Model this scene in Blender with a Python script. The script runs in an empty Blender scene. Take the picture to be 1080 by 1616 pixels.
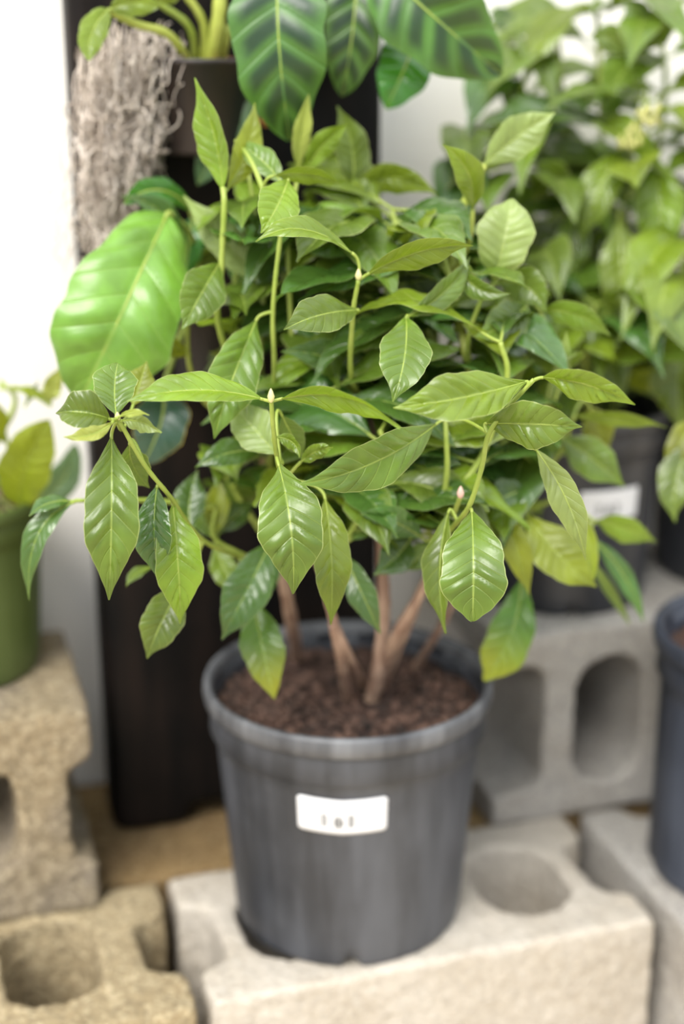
import bpy, bmesh, math, random
import numpy as np
from mathutils import Vector, noise

random.seed(7)
rng = np.random.default_rng(7)
scene = bpy.context.scene
COL = scene.collection
PI = math.pi

# ------------------------------------------------------------------ camera
CAM = np.array([0.0, -1.07, 0.72]); PITCH = math.radians(18.0); FPX = 2244.0
cam_d = bpy.data.cameras.new('camera'); cam = bpy.data.objects.new('camera', cam_d)
COL.objects.link(cam); scene.camera = cam
cam.location = CAM.tolist(); cam.rotation_euler = (PI / 2 - PITCH, 0, 0)
cam_d.sensor_fit = 'VERTICAL'; cam_d.sensor_height = 36.0; cam_d.lens = 36.0 * FPX / 1616.0
cam_d.dof.use_dof = True; cam_d.dof.focus_distance = 0.925; cam_d.dof.aperture_fstop = 2.0
cam_d.clip_start = 0.01

# ------------------------------------------------------------------ sky, sun, exposure
world = bpy.data.worlds.new('world'); scene.world = world; world.use_nodes = True
bg = world.node_tree.nodes['Background']
# an overcast sky: three times as bright overhead as at the horizon
wn = world.node_tree; w_tc = wn.nodes.new('ShaderNodeTexCoord'); w_sp = wn.nodes.new('ShaderNodeSeparateXYZ'); w_mr = wn.nodes.new('ShaderNodeMapRange')
wn.links.new(w_tc.outputs['Generated'], w_sp.inputs[0]); wn.links.new(w_sp.outputs[2], w_mr.inputs[0])
w_mr.inputs[1].default_value = 0.0; w_mr.inputs[2].default_value = 1.0; w_mr.inputs[3].default_value = 0.62; w_mr.inputs[4].default_value = 1.86
wn.links.new(w_mr.outputs[0], bg.inputs['Strength']); bg.inputs['Color'].default_value = (0.925, 0.96, 1.0, 1)
sun_d = bpy.data.lights.new('sun_offscreen', 'SUN'); sun = bpy.data.objects.new('sun_offscreen', sun_d); COL.objects.link(sun)
sun_d.energy = 2.8; sun_d.angle = math.radians(32); sun_d.color = (1.0, 0.965, 0.91)
sun.rotation_euler = Vector((0.33, 0.64, -0.78)).to_track_quat('-Z', 'Y').to_euler()
vs = scene.view_settings
vs.view_transform = 'Standard'; vs.look = 'None'; vs.gamma = 1.0; vs.use_curve_mapping = False
vs.exposure = 0.82

# ------------------------------------------------------------------ frames
cF = np.array([0, math.cos(PITCH), -math.sin(PITCH)]); cU = np.array([0, math.sin(PITCH), math.cos(PITCH)])
cR = np.array([1.0, 0, 0])
def ray(x, y): return cF * FPX + cR * (x - 540) + cU * (808 - y)
def P(x, y, Y):                       # pixel direction met with the upright plane at depth Y
    r = ray(x, y); return CAM + r * ((Y - CAM[1]) / r[1])
def Pz(x, y, z):                      # pixel direction met with the level plane at height z
    r = ray(x, y); return CAM + r * ((z - CAM[2]) / r[2])
def depth(p): return float(np.dot(np.asarray(p) - CAM, cF))
def to_px(p):
    d = np.asarray(p) - CAM; w = np.dot(d, cF)
    return 540 + FPX * np.dot(d, cR) / w, 808 - FPX * np.dot(d, cU) / w
# the block courses and the wall run at 17.3 degrees: u along the course, v towards the wall
ANG = math.radians(17.3); O0 = np.array([-0.103, -0.118, 0.0])
UV_U = np.array([math.cos(ANG), math.sin(ANG), 0]); UV_V = np.array([-math.sin(ANG), math.cos(ANG), 0])
def W(u, v, z): return O0 + UV_U * u + UV_V * v + np.array([0, 0, z])
def to_uv(p):
    d = np.asarray(p) - O0; return float(np.dot(d, UV_U)), float(np.dot(d, UV_V))

# ------------------------------------------------------------------ materials
def new_mat(name):
    m = bpy.data.materials.new(name); m.use_nodes = True
    nt = m.node_tree; return m, nt, nt.nodes['Principled BSDF'], nt.nodes['Material Output']
def nd(nt, kind, **kw):
    n = nt.nodes.new(kind)
    for k, v in kw.items():
        if hasattr(n, k): setattr(n, k, v)
        else: n.inputs[k].default_value = v
    return n
def c4(c): return (c[0], c[1], c[2], 1.0)
def lin(r, g, b):
    f = lambda x: (x / 255 / 12.92) if x / 255 <= 0.04045 else ((x / 255 + 0.055) / 1.055) ** 2.4
    return (f(r), f(g), f(b))
def mixc(nt, fac, a, b):
    n = nt.nodes.new('ShaderNodeMix'); n.data_type = 'RGBA'
    for sock, val in ((n.inputs[0], fac), (n.inputs[6], a), (n.inputs[7], b)):
        if hasattr(val, 'is_linked'): nt.links.new(val, sock)
        elif isinstance(val, (int, float)): sock.default_value = val
        else: sock.default_value = c4(val)
    return n.outputs[2]
def mth(nt, op, a, b=None, c=None, clamp=False):
    n = nt.nodes.new('ShaderNodeMath'); n.operation = op; n.use_clamp = clamp
    for i, val in enumerate((a, b, c)):
        if val is None: continue
        if hasattr(val, 'is_linked'): nt.links.new(val, n.inputs[i])
        else: n.inputs[i].default_value = val
    return n.outputs[0]
def smooth(nt, x, lo, hi):
    n = nt.nodes.new('ShaderNodeMapRange'); n.interpolation_type = 'SMOOTHSTEP'
    nt.links.new(x, n.inputs[0]); n.inputs[1].default_value = lo; n.inputs[2].default_value = hi
    return n.outputs[0]
def noise_tex(nt, scale, detail=4, rough=0.55, coord='Object', stretch=None):
    tc = nt.nodes.new('ShaderNodeTexCoord'); n = nd(nt, 'ShaderNodeTexNoise', Scale=scale, Detail=detail, Roughness=rough)
    if stretch:
        mp = nt.nodes.new('ShaderNodeMapping'); mp.inputs['Scale'].default_value = stretch
        nt.links.new(tc.outputs[coord], mp.inputs[0]); nt.links.new(mp.outputs[0], n.inputs['Vector'])
    else: nt.links.new(tc.outputs[coord], n.inputs['Vector'])
    return n.outputs['Fac']
def bump(nt, bsdf, h, strength, dist):
    b = nd(nt, 'ShaderNodeBump', Strength=strength, Distance=dist); nt.links.new(h, b.inputs['Height'])
    nt.links.new(b.outputs[0], bsdf.inputs['Normal']); return b

NV = 9.0
def leaf_mat(name, col, vein, edge, rough=0.33, trans=0.3, tcol=None, nv=NV, vein_amt=0.22, dark_between=None, tipcol=None, edge_amt=0.7):
    m, nt, bs, out = new_mat(name); L = nt.links.new
    uv = nt.nodes.new('ShaderNodeUVMap'); sp = nt.nodes.new('ShaderNodeSeparateXYZ'); L(uv.outputs[0], sp.inputs[0])
    au = mth(nt, 'ABSOLUTE', mth(nt, 'MULTIPLY_ADD', sp.outputs[0], 2.0, -1.0))
    s = mth(nt, 'SUBTRACT', mth(nt, 'MULTIPLY', sp.outputs[1], nv), mth(nt, 'MULTIPLY', au, nv * 0.17))
    w = mth(nt, 'ABSOLUTE', mth(nt, 'SUBTRACT', mth(nt, 'FRACT', s), 0.5))
    line = smooth(nt, w, 0.41, 0.5)
    mid = mth(nt, 'SUBTRACT', 1.0, smooth(nt, au, 0.0, 0.06))
    veins = mth(nt, 'MAXIMUM', mth(nt, 'MULTIPLY', line, vein_amt), mth(nt, 'MULTIPLY', mid, min(1.0, vein_amt * 3)))
    oi = nt.nodes.new('ShaderNodeObjectInfo')
    nz = noise_tex(nt, 28, 3, coord='Object')
    base = mixc(nt, smooth(nt, nz, 0.3, 0.75), tuple(x * 0.72 for x in col), tuple(min(1, x * 1.22) for x in col))
    if dark_between:
        base = mixc(nt, mth(nt, 'MULTIPLY', smooth(nt, w, 0.45, 0.1), smooth(nt, au, 0.98, 0.6)), base, dark_between)
    if tipcol: base = mixc(nt, smooth(nt, sp.outputs[1], 0.35, 1.0), base, tipcol)
    hs = nt.nodes.new('ShaderNodeHueSaturation'); L(base, hs.inputs['Color'])
    L(mth(nt, 'MULTIPLY_ADD', oi.outputs['Random'], 0.022, 0.483), hs.inputs['Hue'])
    L(mth(nt, 'MULTIPLY_ADD', oi.outputs['Random'], 0.35, 0.82), hs.inputs['Value'])
    c = mixc(nt, veins, hs.outputs[0], vein)
    c = mixc(nt, mth(nt, 'MULTIPLY', smooth(nt, au, 0.965, 0.99), edge_amt), c, edge)
    L(c, bs.inputs['Base Color']); bs.inputs['Roughness'].default_value = rough
    bs.inputs['Specular IOR Level'].default_value = 0.55
    fine = noise_tex(nt, 160, 3)
    bump(nt, bs, mth(nt, 'ADD', mth(nt, 'MULTIPLY', fine, 0.5), mth(nt, 'MULTIPLY', line, -0.9)), 0.5, 0.0008)
    tr = nt.nodes.new('ShaderNodeBsdfTranslucent')
    L(mixc(nt, 0.55, c, tcol or (0.27, 0.38, 0.02)), tr.inputs['Color'])
    mx = nt.nodes.new('ShaderNodeMixShader'); mx.inputs[0].default_value = trans
    L(bs.outputs[0], mx.inputs[1]); L(tr.outputs[0], mx.inputs[2]); L(mx.outputs[0], out.inputs['Surface'])
    return m

VP = (0.30, 0.38, 0.085); EP = (0.42, 0.46, 0.18)
ML = {
 'g':  leaf_mat('leaf green', (0.095, 0.166, 0.018), VP, EP, rough=0.31),
 'b':  leaf_mat('leaf bright green', (0.148, 0.236, 0.016), (0.36, 0.44, 0.08), EP, rough=0.30, trans=0.36),
 'd':  leaf_mat('leaf deep green', (0.045, 0.108, 0.018), (0.14, 0.24, 0.06), (0.22, 0.30, 0.1), rough=0.24, trans=0.2),
 'p':  leaf_mat('leaf pale underside', (0.230, 0.320, 0.085), (0.38, 0.45, 0.18), EP, rough=0.42),
 'y':  leaf_mat('leaf young yellow green', (0.36, 0.43, 0.085), (0.50, 0.55, 0.22), EP, rough=0.4, trans=0.4),
 'o':  leaf_mat('leaf olive', (0.185, 0.230, 0.012), (0.27, 0.32, 0.035), EP, rough=0.4, trans=0.4, tcol=(0.42, 0.50, 0.03)),
 't':  leaf_mat('leaf yellowing tip', (0.060, 0.150, 0.014), (0.2, 0.3, 0.08), EP, rough=0.3, edge_amt=0.2, tipcol=(0.22, 0.24, 0.008)),
 'big': leaf_mat('heart leaf green', (0.125, 0.255, 0.030), (0.20, 0.33, 0.06), (0.2, 0.34, 0.1), rough=0.30, trans=0.25, nv=7, vein_amt=0.3),
 'blue': leaf_mat('bluish dark leaf', (0.020, 0.060, 0.038), (0.035, 0.09, 0.05), (0.40, 0.28, 0.02), rough=0.3, trans=0.1, nv=7, vein_amt=0.3, edge_amt=1.0),
 'vn': leaf_mat('veined dark leaf', (0.050, 0.150, 0.020), (0.075, 0.180, 0.045), (0.07, 0.16, 0.03), rough=0.40, trans=0.2, nv=6, vein_amt=0.5, dark_between=(0.006, 0.032, 0.011)),
 'gl': leaf_mat('glossy leaf', (0.032, 0.150, 0.012), (0.06, 0.20, 0.04), (0.07, 0.2, 0.04), rough=0.15, trans=0.2, nv=6),
 'gy': leaf_mat('grey green leaf', (0.070, 0.145, 0.055), (0.15, 0.23, 0.09), (0.13, 0.21, 0.1), rough=0.45, trans=0.2, nv=6),
 'dry': leaf_mat('dry orange leaf', (0.46, 0.20, 0.05), (0.6, 0.34, 0.14), (0.6, 0.34, 0.14), rough=0.7, trans=0.3, tcol=(0.6, 0.25, 0.05), nv=6),
}
def simple_mat(name, c1, c2, scale, rough=0.6, bs_=0.2, bd=0.001, stretch=None, detail=4, spec=0.4):
    m, nt, bs, out = new_mat(name)
    f = noise_tex(nt, scale, detail, stretch=stretch)
    nt.links.new(mixc(nt, smooth(nt, f, 0.3, 0.7), c1, c2), bs.inputs['Base Color'])
    bs.inputs['Roughness'].default_value = rough; bs.inputs['Specular IOR Level'].default_value = spec
    if bs_: bump(nt, bs, f, bs_, bd)
    return m
M_STEM = simple_mat('green stem', (0.20, 0.27, 0.035), (0.29, 0.35, 0.07), 40, 0.45, 0.1)
M_STEMY = simple_mat('yellow green stem', (0.27, 0.32, 0.045), (0.36, 0.40, 0.08), 40, 0.45, 0.1)
M_BARK = simple_mat('brown twig bark', (0.19, 0.108, 0.074), (0.35, 0.235, 0.165), 90, 0.75, 0.5, 0.001, (1, 1, 0.35))
M_BUD = simple_mat('bud', (0.50, 0.50, 0.20), (0.60, 0.52, 0.26), 80, 0.5, 0.1)
M_PINK = simple_mat('pink bud', (0.55, 0.33, 0.28), (0.6, 0.42, 0.33), 80, 0.5, 0.1)
M_SOIL = simple_mat('bark soil', (0.018, 0.010, 0.008), (0.065, 0.034, 0.024), 55, 0.9, 0.8, 0.004, detail=6)
M_CLOD = simple_mat('soil clods', (0.014, 0.009, 0.007), (0.125, 0.070, 0.050), 70, 0.9, 0.7, 0.002, detail=5)
M_BERRY = simple_mat('cream flower bud', (0.42, 0.42, 0.13), (0.52, 0.50, 0.20), 60, 0.6, 0.1)
M_MOSS = simple_mat('dry hanging moss', (0.34, 0.28, 0.23), (0.66, 0.585, 0.51), 60, 0.9, 0)
M_RUST = simple_mat('rusty bark mulch', (0.10, 0.032, 0.015), (0.30, 0.13, 0.06), 60, 0.9, 0.8, 0.003, detail=6)

def plastic(name, base, dust, amount, rough=0.5):
    m, nt, bs, out = new_mat(name); L = nt.links.new
    st = noise_tex(nt, 34, 5, stretch=(1, 1, 0.10)); bl = noise_tex(nt, 9, 4); fi = noise_tex(nt, 260, 2)
    f = mth(nt, 'MULTIPLY', smooth(nt, mth(nt, 'ADD', mth(nt, 'MULTIPLY', st, 0.6), mth(nt, 'MULTIPLY', bl, 0.4)), 0.36, 0.66), amount)
    L(mixc(nt, f, base, dust), bs.inputs['Base Color'])
    L(mth(nt, 'MULTIPLY_ADD', bl, 0.2, rough - 0.1), bs.inputs['Roughness'])
    bump(nt, bs, mth(nt, 'ADD', st, mth(nt, 'MULTIPLY', fi, 0.4)), 0.12, 0.001)
    return m
M_POT = plastic('dusty black plastic', (0.017, 0.019, 0.024), (0.078, 0.083, 0.097), 0.75)
M_RIM = plastic('scuffed black plastic rim', (0.034, 0.035, 0.040), (0.17, 0.175, 0.185), 0.8)
M_POTB = plastic('black plastic', (0.012, 0.013, 0.016), (0.05, 0.052, 0.06), 0.6)
M_POTE = plastic('blue black plastic', (0.016, 0.019, 0.028), (0.06, 0.07, 0.095), 0.7)
M_POTG = plastic('olive plastic', (0.060, 0.085, 0.018), (0.115, 0.150, 0.045), 0.6)
M_PANEL = plastic('black panel plastic', (0.0025, 0.0025, 0.0025), (0.014, 0.009, 0.007), 0.8, 0.5)
M_PANEL.node_tree.nodes['Principled BSDF'].inputs['Specular IOR Level'].default_value = 0.12

def concrete(name, c1, c2, c3, grain=1.0):
    m, nt, bs, out = new_mat(name); L = nt.links.new
    big = noise_tex(nt, 9, 5); med = noise_tex(nt, 95, 5, 0.75); fine = noise_tex(nt, 300, 3, 0.75)
    c = mixc(nt, smooth(nt, big, 0.35, 0.68), c1, c2)
    c = mixc(nt, mth(nt, 'MULTIPLY', smooth(nt, med, 0.52, 0.72), 0.55), c, c3)
    c = mixc(nt, mth(nt, 'MULTIPLY', smooth(nt, fine, 0.53, 0.68), 0.55 * grain), c, tuple(x * 0.5 for x in c1))
    vo = nd(nt, 'ShaderNodeTexVoronoi', Scale=240.0); tc2 = nt.nodes.new('ShaderNodeTexCoord'); L(tc2.outputs['Object'], vo.inputs['Vector'])
    sx = nt.nodes.new('ShaderNodeSeparateXYZ'); L(vo.outputs['Color'], sx.inputs[0])                  # aggregate grains
    c = mixc(nt, mth(nt, 'MULTIPLY', smooth(nt, sx.outputs[0], 0.55, 0.95), 0.42 * grain), c, tuple(min(1, x * 1.22) for x in c3))
    c = mixc(nt, mth(nt, 'MULTIPLY', smooth(nt, sx.outputs[1], 0.6, 0.95), 0.5 * grain), c, tuple(x * 0.5 for x in c1))
    L(c, bs.inputs['Base Color']); bs.inputs['Roughness'].default_value = 0.92
    bs.inputs['Specular IOR Level'].default_value = 0.2
    bump(nt, bs, mth(nt, 'ADD', mth(nt, 'ADD', mth(nt, 'MULTIPLY', med, 0.8), fine), mth(nt, 'MULTIPLY', sx.outputs[0], 0.5)), 1.0 * grain, 0.007)
    return m
M_CB = {
 'pale': concrete('pale concrete', lin(180, 172, 160), lin(168, 158, 143), lin(194, 188, 178), 0.5),
 'sand': concrete('sandy concrete', lin(180, 162, 128), lin(164, 145, 111), lin(214, 198, 163)),
 'tan':  concrete('tan concrete', lin(160, 143, 114), lin(146, 135, 120), lin(194, 179, 150)),
 'grey': concrete('grey concrete', lin(168, 164, 158), lin(152, 146, 138), lin(188, 182, 172), 0.6),
 'dirt': concrete('sand stained concrete', lin(150, 124, 84), lin(136, 112, 80), lin(172, 149, 110)),
}

# ------------------------------------------------------------------ object helpers
def obj_from(name, mesh, mats, parent=None, smooth_=True):
    o = bpy.data.objects.new(name, mesh); COL.objects.link(o)
    for m in (mats if isinstance(mats, (list, tuple)) else [mats]): mesh.materials.append(m)
    if smooth_ and len(mesh.polygons): mesh.polygons.foreach_set('use_smooth', [True] * len(mesh.polygons))
    if parent: o.parent = parent
    return o
def mesh_data(name, verts, faces, uvs=None, mi=None):
    me = bpy.data.meshes.new(name); me.from_pydata([tuple(map(float, v)) for v in verts], [], faces)
    if uvs is not None:
        l = me.uv_layers.new(name='UVMap')
        vi = np.empty(len(me.loops), dtype=np.int32); me.loops.foreach_get('vertex_index', vi)
        l.data.foreach_set('uv', np.asarray(uvs, dtype=np.float32)[vi].ravel())
    if mi is not None: me.polygons.foreach_set('material_index', mi)
    me.update(); return me
def tag(o, label, cat, group=None, kind=None):
    if label: o['label'] = label
    if cat: o['category'] = cat
    if group: o['group'] = group
    if kind: o['kind'] = kind
    return o
def empty(name, loc):
    o = bpy.data.objects.new(name, None); COL.objects.link(o); o.location = tuple(map(float, loc))
    o.empty_display_size = 0.05; return o
def adopt(o, parent):                 # parts are modelled in world coordinates
    o.parent = parent; o.location = tuple(-x for x in parent.location); return o

def catmull(pts, n):
    pts = np.asarray(pts, float); m = len(pts)
    if m == 2: return np.array([pts[0] + (pts[1] - pts[0]) * t for t in np.linspace(0, 1, n)])
    e = np.vstack([2 * pts[0] - pts[1], pts, 2 * pts[-1] - pts[-2]]); out = []
    for t in np.linspace(0, m - 1 - 1e-6, n):
        i = int(t); f = t - i; p0, p1, p2, p3 = e[i:i + 4]
        out.append(0.5 * ((2 * p1) + (-p0 + p2) * f + (2 * p0 - 5 * p1 + 4 * p2 - p3) * f * f + (-p0 + 3 * p1 - 3 * p2 + p3) * f ** 3))
    return np.array(out)
def unit(v): return v / max(1e-9, np.linalg.norm(v))
def tube(path, radii, sides=7, cap=True, off=0):
    path = np.asarray(path); n = len(path); vs_, fs = [], []
    tan = np.gradient(path, axis=0); ref = np.array([0.13, 0.97, 0.2])
    for i in range(n):
        t = unit(tan[i]); a = ref - t * np.dot(ref, t); a = unit(a); b = np.cross(t, a); ref = a
        for k in range(sides):
            w = 2 * PI * k / sides; vs_.append(path[i] + radii[i] * (a * math.cos(w) + b * math.sin(w)))
    for i in range(n - 1):
        for k in range(sides):
            k2 = (k + 1) % sides; fs.append((off + i * sides + k, off + i * sides + k2, off + (i + 1) * sides + k2, off + (i + 1) * sides + k))
    if cap:
        fs.append(tuple(off + k for k in range(sides))[::-1]); fs.append(tuple(off + (n - 1) * sides + k for k in range(sides)))
    return vs_, fs
def lathe(profile, seg=64, fn=None, center=(0, 0, 0)):
    vs_, fs = [], []; n = len(profile); cx, cy, cz = center
    for (r, z) in profile:
        for k in range(seg):
            th = 2 * PI * k / seg; rr = r * (fn(th, z) if fn else 1.0)
            vs_.append((cx + rr * math.cos(th), cy + rr * math.sin(th), cz + z))
    for i in range(n - 1):
        for k in range(seg):
            k2 = (k + 1) % seg; fs.append((i * seg + k, i * seg + k2, (i + 1) * seg + k2, (i + 1) * seg + k))
    return vs_, fs

# ------------------------------------------------------------------ leaves
SHAPES = {
 'coffee': [(0, .03), (.04, .13), (.10, .32), (.18, .58), (.28, .82), (.38, .96), (.47, 1), (.57, .96), (.67, .82), (.76, .60), (.84, .36), (.90, .19), (.95, .10), (1, .03)],
 'obov':   [(0, .03), (.05, .14), (.12, .36), (.22, .62), (.35, .84), (.48, .96), (.6, 1), (.7, .96), (.8, .80), (.87, .57), (.91, .36), (.94, .24), (.97, .17), (1, .03)],
 'lance':  [(0, .03), (.06, .2), (.15, .5), (.28, .82), (.42, 1), (.55, .98), (.7, .78), (.82, .5), (.92, .24), (1, .02)],
 'heart':  [(0, .05), (.03, .42), (.08, .66), (.16, .86), (.28, .98), (.38, 1), (.5, .95), (.62, .82), (.75, .60), (.86, .36), (.94, .17), (1, .02)],
 'bigl':   [(0, .06), (.03, .34), (.08, .52), (.16, .68), (.28, .82), (.42, .94), (.55, 1), (.67, .98), (.78, .86), (.87, .66), (.94, .42), (1, .05)],
 'oval':   [(0, .04), (.04, .3), (.1, .55), (.2, .8), (.35, .98), (.5, 1), (.65, .93), (.78, .75), (.88, .52), (.95, .3), (1, .03)],
}
SH = {}
for k_, pts_ in SHAPES.items():
    xs = [p[0] for p in pts_]; ys = [p[1] for p in pts_]; g = np.linspace(0, 1, 201); y = np.interp(g, xs, ys)
    y2 = np.convolve(np.pad(y, 5, mode='edge'), np.ones(11) / 11, 'valid'); y2[-6:] = y[-6:]; y2[:4] = y[:4]; SH[k_] = (g, y2)

def leaf_geom(b, c, t, hw, roll=0.0, fold=12.0, shape='coffee', rows=46, cols=14, quilt=0.05, wave=0.03, twist=0.0,
              nv=NV, node=None, prad=0.0011, rib=0.00065, seed=0, normal=None, curl=0.0):
    """b, c, t: base, mid and tip of the midrib; hw: half width in metres"""
    b, c, t = map(np.asarray, (b, c, t)); ctrl = 2 * c - 0.5 * (b + t)
    v = np.linspace(0, 1, rows); V = v[:, None]
    cen = (1 - V) ** 2 * b + 2 * V * (1 - V) * ctrl + V ** 2 * t
    tan = 2 * (1 - V) * (ctrl - b) + 2 * V * (t - ctrl); tan /= np.linalg.norm(tan, axis=1)[:, None]
    a = unit(t - b); nref = (CAM - c) if normal is None else np.asarray(normal, float)
    n0 = unit(nref - a * np.dot(nref, a)); s0 = np.cross(a, n0)
    prof = np.interp(v, *SH[shape]) * hw; L = np.linalg.norm(t - b)
    r = np.random.default_rng(seed); ph = r.uniform(0, 6.28, 4)
    us = np.linspace(-1, 1, cols + 1); vs_, uvs = [], []
    fo = math.radians(fold)
    for i in range(rows):
        ang = math.radians(roll + twist * (v[i] - 0.5))
        n = n0 * math.cos(ang) + s0 * math.sin(ang); n = unit(n - tan[i] * np.dot(n, tan[i])); s = np.cross(tan[i], n)
        for u in us:
            au = abs(u); sd = 0 if u < 0 else 2
            sv = v[i] * nv - au * nv * 0.17
            q = (abs(math.sin(PI * sv)) ** 0.7) * 2.3 * quilt * hw * (0.75 + 0.5 * math.sin(sv * 1.7 + ph[sd])) * math.sin(PI * min(1, au * 0.92 + 0.06)) * min(1, prof[i] / hw * 1.4)
            wv = wave * hw * au ** 2 * (1.5 * math.sin(v[i] * 9 + ph[sd]) + 0.9 * math.sin(v[i] * 21 + ph[sd + 1]))
            wd = prof[i] * (1 + 0.045 * math.sin(v[i] * 19 + ph[sd + 1]) + 0.014 * math.sin(sv * 2 * PI))
            f2 = fo * (1 - 0.35 * au) - math.radians(curl) * au
            vs_.append(cen[i] + s * (u * wd * math.cos(f2)) + n * (au * wd * math.sin(f2) + q + wv)); uvs.append((0.5 + 0.5 * u, v[i]))
    fs = []; C1 = cols + 1
    for i in range(rows - 1):
        for k in range(cols): fs.append((i * C1 + k, i * C1 + k + 1, (i + 1) * C1 + k + 1, (i + 1) * C1 + k))
    mi = [0] * len(fs)
    # midrib, raised on both faces
    step = max(1, rows // 14); idx = list(range(0, rows, step))
    if idx[-1] != rows - 1: idx.append(rows - 1)
    rr = [rib * (1 - 0.8 * v[i]) for i in idx]
    tv, tf = tube(cen[idx], rr, 5, True, len(vs_)); vs_ += tv; fs += tf; mi += [1] * len(tf); uvs += [(0.5, 0.5)] * len(tv)
    if node is not None:
        node = np.asarray(node); d = np.linalg.norm(node - b); k = min(0.45 * d, 0.03)
        p1 = b - tan[0] * k; T = np.linspace(0, 1, 9)[:, None]
        path = (1 - T) ** 2 * node + 2 * T * (1 - T) * p1 + T ** 2 * b
        path = np.vstack([path, [cen[1]]])
        tv, tf = tube(path, [prad * (1.15 - 0.15 * x) for x in np.linspace(0, 1, 10)], 6, True, len(vs_)); vs_ += tv; fs += tf; mi += [1] * len(tf); uvs += [(0.5, 0.5)] * len(tv)
    return vs_, fs, uvs, mi
def add_leaf(parent, geom, mat, rib_mat=None, name='leaf'):
    me = mesh_data(name, geom[0], geom[1], geom[2], geom[3])
    return adopt(obj_from(name, me, [mat, rib_mat or M_STEM]), parent)

class Plant:
    def __init__(self, root): self.root = root; self.samples = []; self.seed = 0
    def stem(self, pts, r0, r1, mat, name='stem', n=None, sides=8, node_swell=True):
        pts = [p if len(p) == 3 and not isinstance(p, tuple) else P(*p) for p in pts]
        n = n or max(8, 7 * len(pts)); path = catmull(pts, n)
        rad = np.linspace(r0, r1, n) * (1 + 0.06 * np.sin(np.arange(n) * 1.9))
        o = adopt(obj_from(name, mesh_data(name, *tube(path, rad, sides)), mat), self.root)
        self.samples += [tuple(p) for p in path]; return path
    def nearest(self, p):
        a = np.asarray(self.samples); d = np.linalg.norm(a - p, axis=1); i = int(np.argmin(d)); return a[i], d[i]
    def leaf(self, bx, by, tx, ty, w, Yb, Yt, m='g', bend=(0, 0), arch=0.0, node=True, normal=None, roll=0, **kw):
        b = P(bx, by, Yb); t = P(tx, ty, Yt); c = P((bx + tx) / 2 + bend[0], (by + ty) / 2 + bend[1], (Yb + Yt) / 2 + arch)
        hw = 0.5 * w * depth(c) / FPX / max(0.25, math.cos(math.radians(roll)))
        self.seed += 1
        nodep = None
        if node is True: nodep = self.nearest(b)[0]
        elif node: nodep = P(*node)
        return add_leaf(self.root, leaf_geom(b, c, t, hw, roll=roll, node=nodep, seed=self.seed, **kw), ML[m])
    def leaf3(self, b, d, L, hw, m='g', droop=0.25, node=None, normal=None, **kw):
        """a leaf from base b along direction d, drooping under its own weight"""
        b = np.asarray(b); d = unit(np.asarray(d, float)); t = b + d * L + np.array([0, 0, -droop * L]); c = b + d * L * 0.52 + np.array([0, 0, -droop * L * 0.12])
        self.seed += 1
        nrm = normal if normal is not None else np.array([0, -0.25, 1.0]) + rng.normal(0, 0.25, 3)
        return add_leaf(self.root, leaf_geom(b, c, t, hw, node=node, normal=nrm, seed=self.seed, **kw), ML[m])

# ------------------------------------------------------------------ setting
me = mesh_data('floor', [(-3, -3.5, -0.19), (3, -3.5, -0.19), (3, 2.5, -0.19), (-3, 2.5, -0.19)], [(0, 1, 2, 3)])
tag(obj_from('floor', me, simple_mat('concrete floor', lin(186, 170, 146), lin(200, 186, 162), 6, 0.9, 0.3, 0.003)), None, None, kind='structure')
wa = [W(-2.2, 0.40, -0.19), W(2.4, 0.40, -0.19), W(2.4, 0.40, 2.3), W(-2.2, 0.40, 2.3)]; wb = [p + UV_V * 0.12 for p in wa]
me = mesh_data('wall_back', wa + wb, [(0, 1, 2, 3), (5, 4, 7, 6), (0, 4, 5, 1), (1, 5, 6, 2), (2, 6, 7, 3), (3, 7, 4, 0)])
tag(obj_from('wall_back', me, simple_mat('white plaster', lin(228, 224, 216), lin(236, 233, 228), 5, 0.85, 0.15, 0.002), smooth_=False), None, None, kind='structure')

# ------------------------------------------------------------------ hollow concrete blocks
TEX = {}
def clouds(size, depth_=3):
    if size not in TEX:
        t = bpy.data.textures.new('grain', 'CLOUDS'); t.noise_scale = size; t.noise_depth = depth_; TEX[size] = t
    return TEX[size]
def block_mesh(outline, holes, H, voxel, rough=0.0035, bev=0.004):
    cu = bpy.data.curves.new('b', 'CURVE'); cu.dimensions = '2D'; cu.fill_mode = 'BOTH'; cu.extrude = H / 2 - bev
    cu.bevel_depth = bev; cu.bevel_resolution = 1; cu.offset = -bev
    for loop in [outline] + holes:
        sp = cu.splines.new('POLY'); sp.points.add(len(loop) - 1); sp.use_cyclic_u = True
        for p, q in zip(sp.points, loop): p.co = (q[0], q[1], 0, 1)
    o = bpy.data.objects.new('b', cu); COL.objects.link(o)
    dg = bpy.context.evaluated_depsgraph_get(); me = bpy.data.meshes.new_from_object(o.evaluated_get(dg)); bpy.data.objects.remove(o)
    o = bpy.data.objects.new('b', me); COL.objects.link(o)
    rm = o.modifiers.new('r', 'REMESH'); rm.mode = 'VOXEL'; rm.voxel_size = voxel
    for size, st in ((0.05, rough * 1.2), (0.012, rough), (0.005, rough * 0.7)):
        d = o.modifiers.new('d', 'DISPLACE'); d.texture = clouds(size); d.strength = st; d.mid_level = 0.5; d.texture_coords = 'LOCAL'
    dg = bpy.context.evaluated_depsgraph_get(); m2 = bpy.data.meshes.new_from_object(o.evaluated_get(dg)); bpy.data.objects.remove(o)
    return m2
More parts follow.
